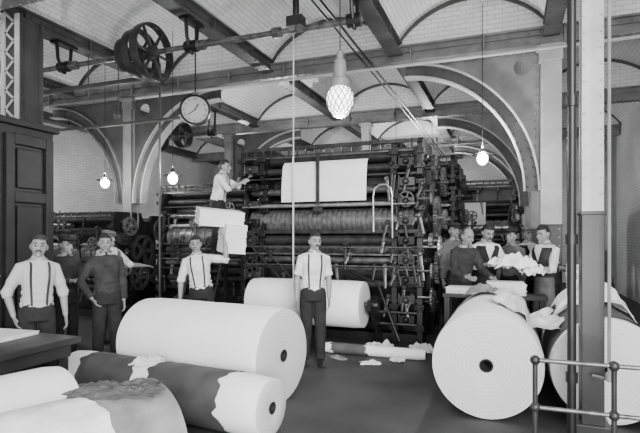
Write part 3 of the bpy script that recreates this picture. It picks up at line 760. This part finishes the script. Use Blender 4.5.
    me = bake(b, [('REMESH', dict(mode='VOXEL', voxel_size=vox)), ('SMOOTH', dict(factor=.5, iterations=2))]); me.materials.append(M[skin])
    mk('body', None, None, t, me=me)
    sm = MB(); torso(sm, .012, .93, 1.465)
    ph = random.uniform(0, 6)
    for zf, pr in ((1.0, .014), (1.06, .008), (1.13, .012), (1.25, .006), (1.33, .004)):
        rg = min(rings, key=lambda r: abs(r[0]-zf)); n = 20
        ps = [B @ Vector(((rg[1]+.008)*cos(2*pi*j/n), (rg[2]+.008)*sin(2*pi*j/n), zf+.018*sin(3*j+zf*40+ph))) for j in range(n+1)]
        sm.tube(ps, [.010+pr]*(n+1), 6)
    for sg in (1, -1):
        r0, sh, el, wr, hd, ud, fd = J[sg]
        pts = [r0, sh, sh+(el-sh)*.4]; rr = [.060, .062, .059]
        if sleeve <= .5:
            e = sh+(el-sh)*(sleeve*2*.95); pts += [e]; rr += [.055]
        else:
            e = el+(wr-el)*min(.97, (sleeve-.5)*2); pts += [sh+(el-sh)*.6, sh+(el-sh)*.75, el, e]; rr += [.062, .052, .060, .042]
        sm.tube(pts, rr, 14)
        dd = (pts[-1]-pts[-2]).normalized(); sm.tube([e-dd*.035, e], [rr[-1]+.009, rr[-1]+.007], 14)
    sm.tube([B @ Vector((0, .01, 1.44)), B @ Vector((0, .0, 1.505))], [.075, .064], 16)
    me = bake(sm, [('REMESH', dict(mode='VOXEL', voxel_size=vox*1.15)), ('SMOOTH', dict(factor=.5, iterations=2))]); me.materials.append(M[top])
    mk('shirt', None, None, t, me=me)
    tm = MB(); torso(tm, .018, .84, 1.02)
    for sg in (1, -1):
        kn, an_ = lg[sg]; kn = Vector(kn); an_ = Vector(an_); th_ = Vector((sg*.088, 0, .80))
        tm.tube([Vector((sg*.083, 0, .95)), th_, th_+(kn-th_)*.55, kn, kn+(an_-kn)*.3+Vector((0, .006, 0)), kn+(an_-kn)*.6, kn+(an_-kn)*.85, an_+Vector((0, -.01, -.005))], [.088, .092, .082, .073, .070, .066, .060, .066], 16)
    me = bake(tm, [('REMESH', dict(mode='VOXEL', voxel_size=vox*1.2)), ('SMOOTH', dict(factor=.5, iterations=2))]); me.materials.append(M[low])
    mk('trousers', None, None, t, me=me)
    for sg in (1, -1):
        an_ = Vector(lg[sg][1]); so = MB()
        so.tube([an_+Vector((0, .055, -.045)), an_+Vector((0, .03, -.04)), an_+Vector((0, -.05, -.045)), an_+Vector((0, -.12, -.056)), an_+Vector((0, -.185, -.062))], [(.025, .025), (.042, .040), (.042, .046), (.030, .047), (.012, .028)], 14, ref=(0, 0, 1))
        so.tube([an_+Vector((0, .01, -.04)), an_+Vector((0, .01, .03))], [.048, .046], 12)
        mk('boot', so, 'leather', t)
    if susp:
        s_ = MB()
        def surf(x, z, fr):
            for i in range(len(rings)-1):
                if rings[i][0] <= z <= rings[i+1][0]:
                    f = (z-rings[i][0])/(rings[i+1][0]-rings[i][0]); rx = rings[i][1]*(1-f)+rings[i+1][1]*f; ry = rings[i][2]*(1-f)+rings[i+1][2]*f; break
            else: rx, ry = rings[-2][1], rings[-2][2]
            rx += .018; ry += .024
            return B @ Vector((x, fr*ry*max(0.05, 1-(abs(x)/rx)**2.4)**(1/2.4), z))
        for sg in (1, -1):
            pts = [surf(sg*x, z, -1) for x, z in ((.068, 1.0), (.072, 1.1), (.08, 1.2), (.086, 1.3), (.084, 1.38), (.082, 1.42))]
            pts += [B @ Vector((sg*.082, .0, 1.472))]
            pts += [surf(sg*x, z, 1) for x, z in ((.075, 1.415), (.07, 1.36), (.045, 1.25), (.02, 1.15), (.045, 1.02))]
            s_.tube(pts, [(.006, .011)]*len(pts), 8, ref=(0, -1, 0))
        mk('suspenders', s_, 'darkc2' if top != 'darkc' else 'greyc', t)
    if apron:
        ap = MB(); vs = []; n = 12; m_ = 10
        for i in range(m_+1):
            z = 1.02-.55*i/m_
            for j in range(n+1):
                f = j/n*2-1; an = f*1.2; vs.append(Vector(((.178+.035*i/m_)*sin(an), -.142*cos(an)-.010-.005*sin(j*2.3)*(i/m_), z)))
        ap.add(vs, [(i*(n+1)+j, i*(n+1)+j+1, (i+1)*(n+1)+j+1, (i+1)*(n+1)+j) for i in range(m_) for j in range(n)]); mk('apron', ap, apron, t)
    if vest:
        v_ = MB(); torso(v_, .027, .93, 1.43)
        me = bake(v_, [('REMESH', dict(mode='VOXEL', voxel_size=vox*1.4)), ('SMOOTH', dict(factor=.5, iterations=3))]); me.materials.append(M[vest]); mk('waistcoat', None, None, t, me=me)
        c_ = MB(); vs = [B @ Vector(q) for q in ((-.055, -.105, 1.465), (.055, -.105, 1.465), (.0, -.152, 1.24), (-.06, -.135, 1.40), (.06, -.135, 1.40), (0, -.155, 1.38))]
        c_.add(vs, [(0, 3, 5), (0, 5, 1), (1, 5, 4), (3, 2, 5), (5, 2, 4)]); mk('shirt_front', c_, top, t)
    hr = MB(); base = MB().sphere((0, 0, 0), tuple(r+.011 for r in HR), 24, 18, fn=headfn); keep = []
    un = MB().sphere((0, 0, 0), 1, 24, 18).v
    for f in base.f:
        cz = sum(un[i][2] for i in f)/4; cy = sum(un[i][1] for i in f)/4
        if (cz > .48 and not bald) or (cy > -.25 and cz > .10 and not (bald and cz > .55)) or (cy > .3 and cz > -.45): keep.append(f)
    hr.add([HM @ (HC+Vector(v)+Vector((0, .004, .005))) for v in base.v], keep); mk('hair', hr, hairm, t)
    for sg in (1, -1):
        e = MB(); e.sphere(HM @ Vector((sg*.030, -.088, 1.606)), (.015, .010, .008), 8, 6); mk('eye', e, 'hair', t)
        e = MB(); e.tube([HM @ Vector((sg*.013, -.111, 1.631)), HM @ Vector((sg*.032, -.106, 1.636)), HM @ Vector((sg*.052, -.090, 1.630))], [.003, .005, .003], 6); mk('eyebrow', e, hairm, t)
    e = MB(); e.tube([HM @ Vector((-.022, -.110, 1.538)), HM @ Vector((0, -.118, 1.539)), HM @ Vector((.022, -.110, 1.538))], [.002, .0035, .002], 6)
    mk('mouth', e, 'hair', t)
    if mous:
        e = MB(); e.tube([HM @ Vector((-.034, -.102, 1.546)), HM @ Vector((-.016, -.114, 1.555)), HM @ Vector((0, -.118, 1.556)), HM @ Vector((.016, -.114, 1.555)), HM @ Vector((.034, -.102, 1.546))], [.003, .006, .006, .006, .003], 8)
        mk('moustache', e, hairm, t)
    if cap:
        c_ = MB(); R_ = HM.to_3x3()
        c_.sphere(HM @ Vector((0, .0, 1.70)), (.105, .125, .035), 20, 10, Mx=R_ @ Matrix.Rotation(.12, 3, 'X')); c_.tube([HM @ Vector((0, -.005, 1.655)), HM @ Vector((0, 0, 1.70))], [(.083, .103), (.09, .11)], 20, ref=R_ @ Vector((1, 0, 0)))
        c_.sphere(HM @ Vector((0, -.115, 1.66)), (.06, .05, .008), 16, 6, Mx=R_ @ Matrix.Rotation(.3, 3, 'X')); mk('cap', c_, cap, t)
    return t

person(-2.86, 5.05, 'man in striped shirt and suspenders, hands near hips', armL=((.34, .12, -1), (.05, -.25, -1), None), armR=((-.46, .18, -1), (.22, -.30, -1), None),
       top='stripe', sleeve=.60, hairm='hairm', h=1.68, turn=.18, head=(0, .04, -.2), bend=(-.03, .03, 0), wide=.97, mous=True)
person(-3.24, 6.35, 'man in dark jacket and cap, hands held before him', armL=((.15, -.2, -1), (-.5, -1, .3), None), armR=((-.15, -.2, -1), (.5, -1, .2), None), top='darkc2', sleeve=.97, susp=False, cap='darkc', turn=.6, h=1.68, head=(.15, 0, 0))
person(-2.66, 6.25, 'man in dark overalls standing with one hand on hip', armL=((.22, .1, -1), (-.02, -.3, -1), None), armR=((-.50, .15, -1), (.45, -.35, -.8), None), top='darkc2', sleeve=.97, susp=False, h=1.70, turn=.25, hairm='hair', bend=(0, -.05, 0), head=(0, .05, -.2))
person(-3.38, 8.0, 'man in white shirt and cap reaching to the machine', armL=((.5, -.3, -.6), (1, -.3, -.1), None), armR=((-.2, -.2, -1), (.4, -1, 0), None), top='white', sleeve=.6, cap='greyc', turn=.7, h=1.76, vox=.011, vest='greyc', susp=False)
person(-4.0, 7.8, 'man in dark clothes and cap standing among the machines', top='greyc', sleeve=.97, susp=False, cap='darkc', turn=-.2, h=1.76, vox=.011)
person(-1.64, 6.92, 'man in white shirt carrying a paper bundle on his shoulder', turn=-.12, bend=(.03, -.13, 0), head=(0, .02, .1), armL=((.85, -.45, -.05), (-.05, -.10, 1), (-.3, .3, 1)), armR=((-.26, -.05, -1), (.02, -.35, -1), None),
       top='white', sleeve=.55, hairm='hair', h=1.68)
person(-.09, 6.52, 'man in white short-sleeved shirt standing by the press roll', armL=((.14, .02, -1), (-.05, -.38, -1), None), armR=((-.22, .08, -1), (-.03, -.15, -1), None), top='white', sleeve=.42, h=1.72, head=(0, .04, .2), turn=.14, bend=(0, .03, 0),
       legs={1: ((.09, -.035, .50), (.10, .0, .085)), -1: ((-.085, -.01, .50), (-.10, .07, .085))}, mous=True)
person(-1.80, 8.80, 'man in white shirt on platform leaning into the press', turn=1.25, z0=1.33, armL=((.1, -.8, -.4), (0, -.7, .7), None), armR=((-.2, -.6, -.7), (.1, -1, .5), None), top='white', sleeve=.6, h=1.70, bend=(.20, 0, 0), head=(-.1, 0, 0), vox=.010)
person(2.06, 7.35, 'bald man in dark jacket bending over the bench', turn=.6, bend=(.26, 0, 0), armL=((.1, -.5, -.9), (-.1, -1, -.4), None), armR=((-.2, -.3, -1), (.1, -1, -.2), None), top='darkc2', sleeve=.97, susp=False, hairm='hairg', bald=True, h=1.82)
person(2.48, 7.6, 'man in white shirt and waistcoat holding open sheets', turn=.45, bend=(.18, 0, 0), head=(.2, 0, 0), armL=((.25, -.5, -.9), (.4, -1, .25), None), armR=((-.2, -.4, -1), (.3, -1, .2), None), top='white', sleeve=.6, vest='darkc', mous=True, h=1.88, susp=False)
person(3.30, 7.25, 'man in white shirt and dark waistcoat sorting newspapers', turn=-.75, bend=(.10, 0, 0), head=(.1, 0, .1), armL=((.2, -.4, -1), (-.4, -1, .1), None), armR=((-.3, -.3, -1), (-.1, -1, .2), None), top='white', sleeve=.6, vest='darkc2', h=1.84, susp=False, apron='greyc')
person(3.14, 8.2, 'man in grey jacket standing behind the newspaper stacks', top='greyc', sleeve=.97, susp=False, turn=-.5, h=1.80, cap='darkc', vox=.011)
person(3.70, 8.9, 'man in shirt sleeves and cap beyond the sorting bench', top='white', sleeve=.6, vest='darkc', susp=False, turn=.4, h=1.84, cap='greyc', vox=.011)
person(4.12, 7.3, 'man in dark clothes beside the steel column', top='darkc2', sleeve=.97, susp=False, turn=-.9, h=1.76, bend=(.2, 0, 0), armL=((.1, -.6, -.8), (-.2, -1, .1), None), armR=((-.1, -.6, -.8), (.1, -1, .1), None))
person(2.26, 8.45, 'man in dark cap beside the press frame', top='greyc', sleeve=.97, susp=False, cap='darkc', turn=.5, h=1.90, vox=.011)

newspapers(sv(-1.26, 7.06, 1.44), 24, .30, .36, 0, 'thick neat stack of white sheets carried on the shoulder', th=.017, tilt=(radians(3), radians(4), TH+.5), jit=.03)
newspapers(sv(-1.44, 7.10, 1.83), 14, .62, .42, 0, 'thick sheaf of white paper lying on the carried stack', th=.016, tilt=(radians(8), radians(4), TH+.4), jit=.03)
crumple('open_newspaper', sv(2.66, 6.98, 1.22), .55, .34, .24, 'open white newspaper sheets held over the bench', m='paper', rotz=TH+.1, seed=23)
crumple('open_newspaper', sv(2.98, 7.0, 1.12), .34, .34, .26, 'folded white sheets held by a worker', m='paper', rotz=TH+.5, seed=29)
newspapers(tuple(sv(3.56, 6.75, 0)), 36, .32, .30, TH, 'tall pile of newspapers beside the column', th=.036)

# ------------------------------------------------------------------ light
w = bpy.data.worlds.new('w'); scene.world = w; w.use_nodes = True
w.node_tree.nodes['Background'].inputs[0].default_value = (1, 1, 1, 1); w.node_tree.nodes['Background'].inputs[1].default_value = .6
def sun(e, elev, az, ang):
    l = bpy.data.lights.new('sun', 'SUN'); l.energy = e; l.angle = radians(ang); o = bpy.data.objects.new('sun', l); link(o)
    d = Vector((sin(az)*cos(elev), cos(az)*cos(elev), -sin(elev))); o.rotation_euler = d.to_track_quat('-Z', 'Y').to_euler()
sun(2.6, radians(15), radians(-30), 14)
def area(loc, tgt, sx, sy, e):
    l = bpy.data.lights.new('added_fill_light', 'AREA'); l.shape = 'RECTANGLE'; l.size = sx; l.size_y = sy; l.energy = e  # unseen area light added behind the camera; no window is modelled there
    o = bpy.data.objects.new('added_fill_light', l); link(o); o.location = loc
    o.rotation_euler = (Vector(tgt)-Vector(loc)).to_track_quat('-Z', 'Y').to_euler()
area((1.5, -.8, 4.2), (-3, 7, 1.5), 3, 2, 350)  # added soft key on the men and press fronts
area((.5, -1.0, 1.2), (.2, 8.0, 6.4), 4, 1.5, 420)  # added uplight that brightens the brick ceiling
for a, d, z, e in ((.2, 5.0, 2.78, 90), (-2.65, 9.0, 2.9, 100), (-4.3, 10.0, 2.95, 90), (2.6, 8.0, 3.15, 160), (1.9, 12.5, 3.55, 280), (-.9, 11.5, 3.75, 180), (-2.5, 15.5, 3.9, 160), (3.5, 15.5, 3.8, 280), (-7.5, 11.5, 3.2, 160)):
    l = bpy.data.lights.new('lamp', 'POINT'); l.energy = e; l.shadow_soft_size = .04  # pendant lights come first; those without a pendant are added fill for the depth
    o = bpy.data.objects.new('lamp_or_fill_light', l); link(o); o.location = sv(a, d, z)
# ------------------------------------------------------------------ camera
cd = bpy.data.cameras.new('camera'); cd.sensor_width = 36; cd.lens = 28.125; cd.shift_y = 21.5/640
co = bpy.data.objects.new('camera', cd); link(co); co.location = (0, 0, 1.65); co.rotation_euler = (pi/2, 0, TH)
scene.camera = co
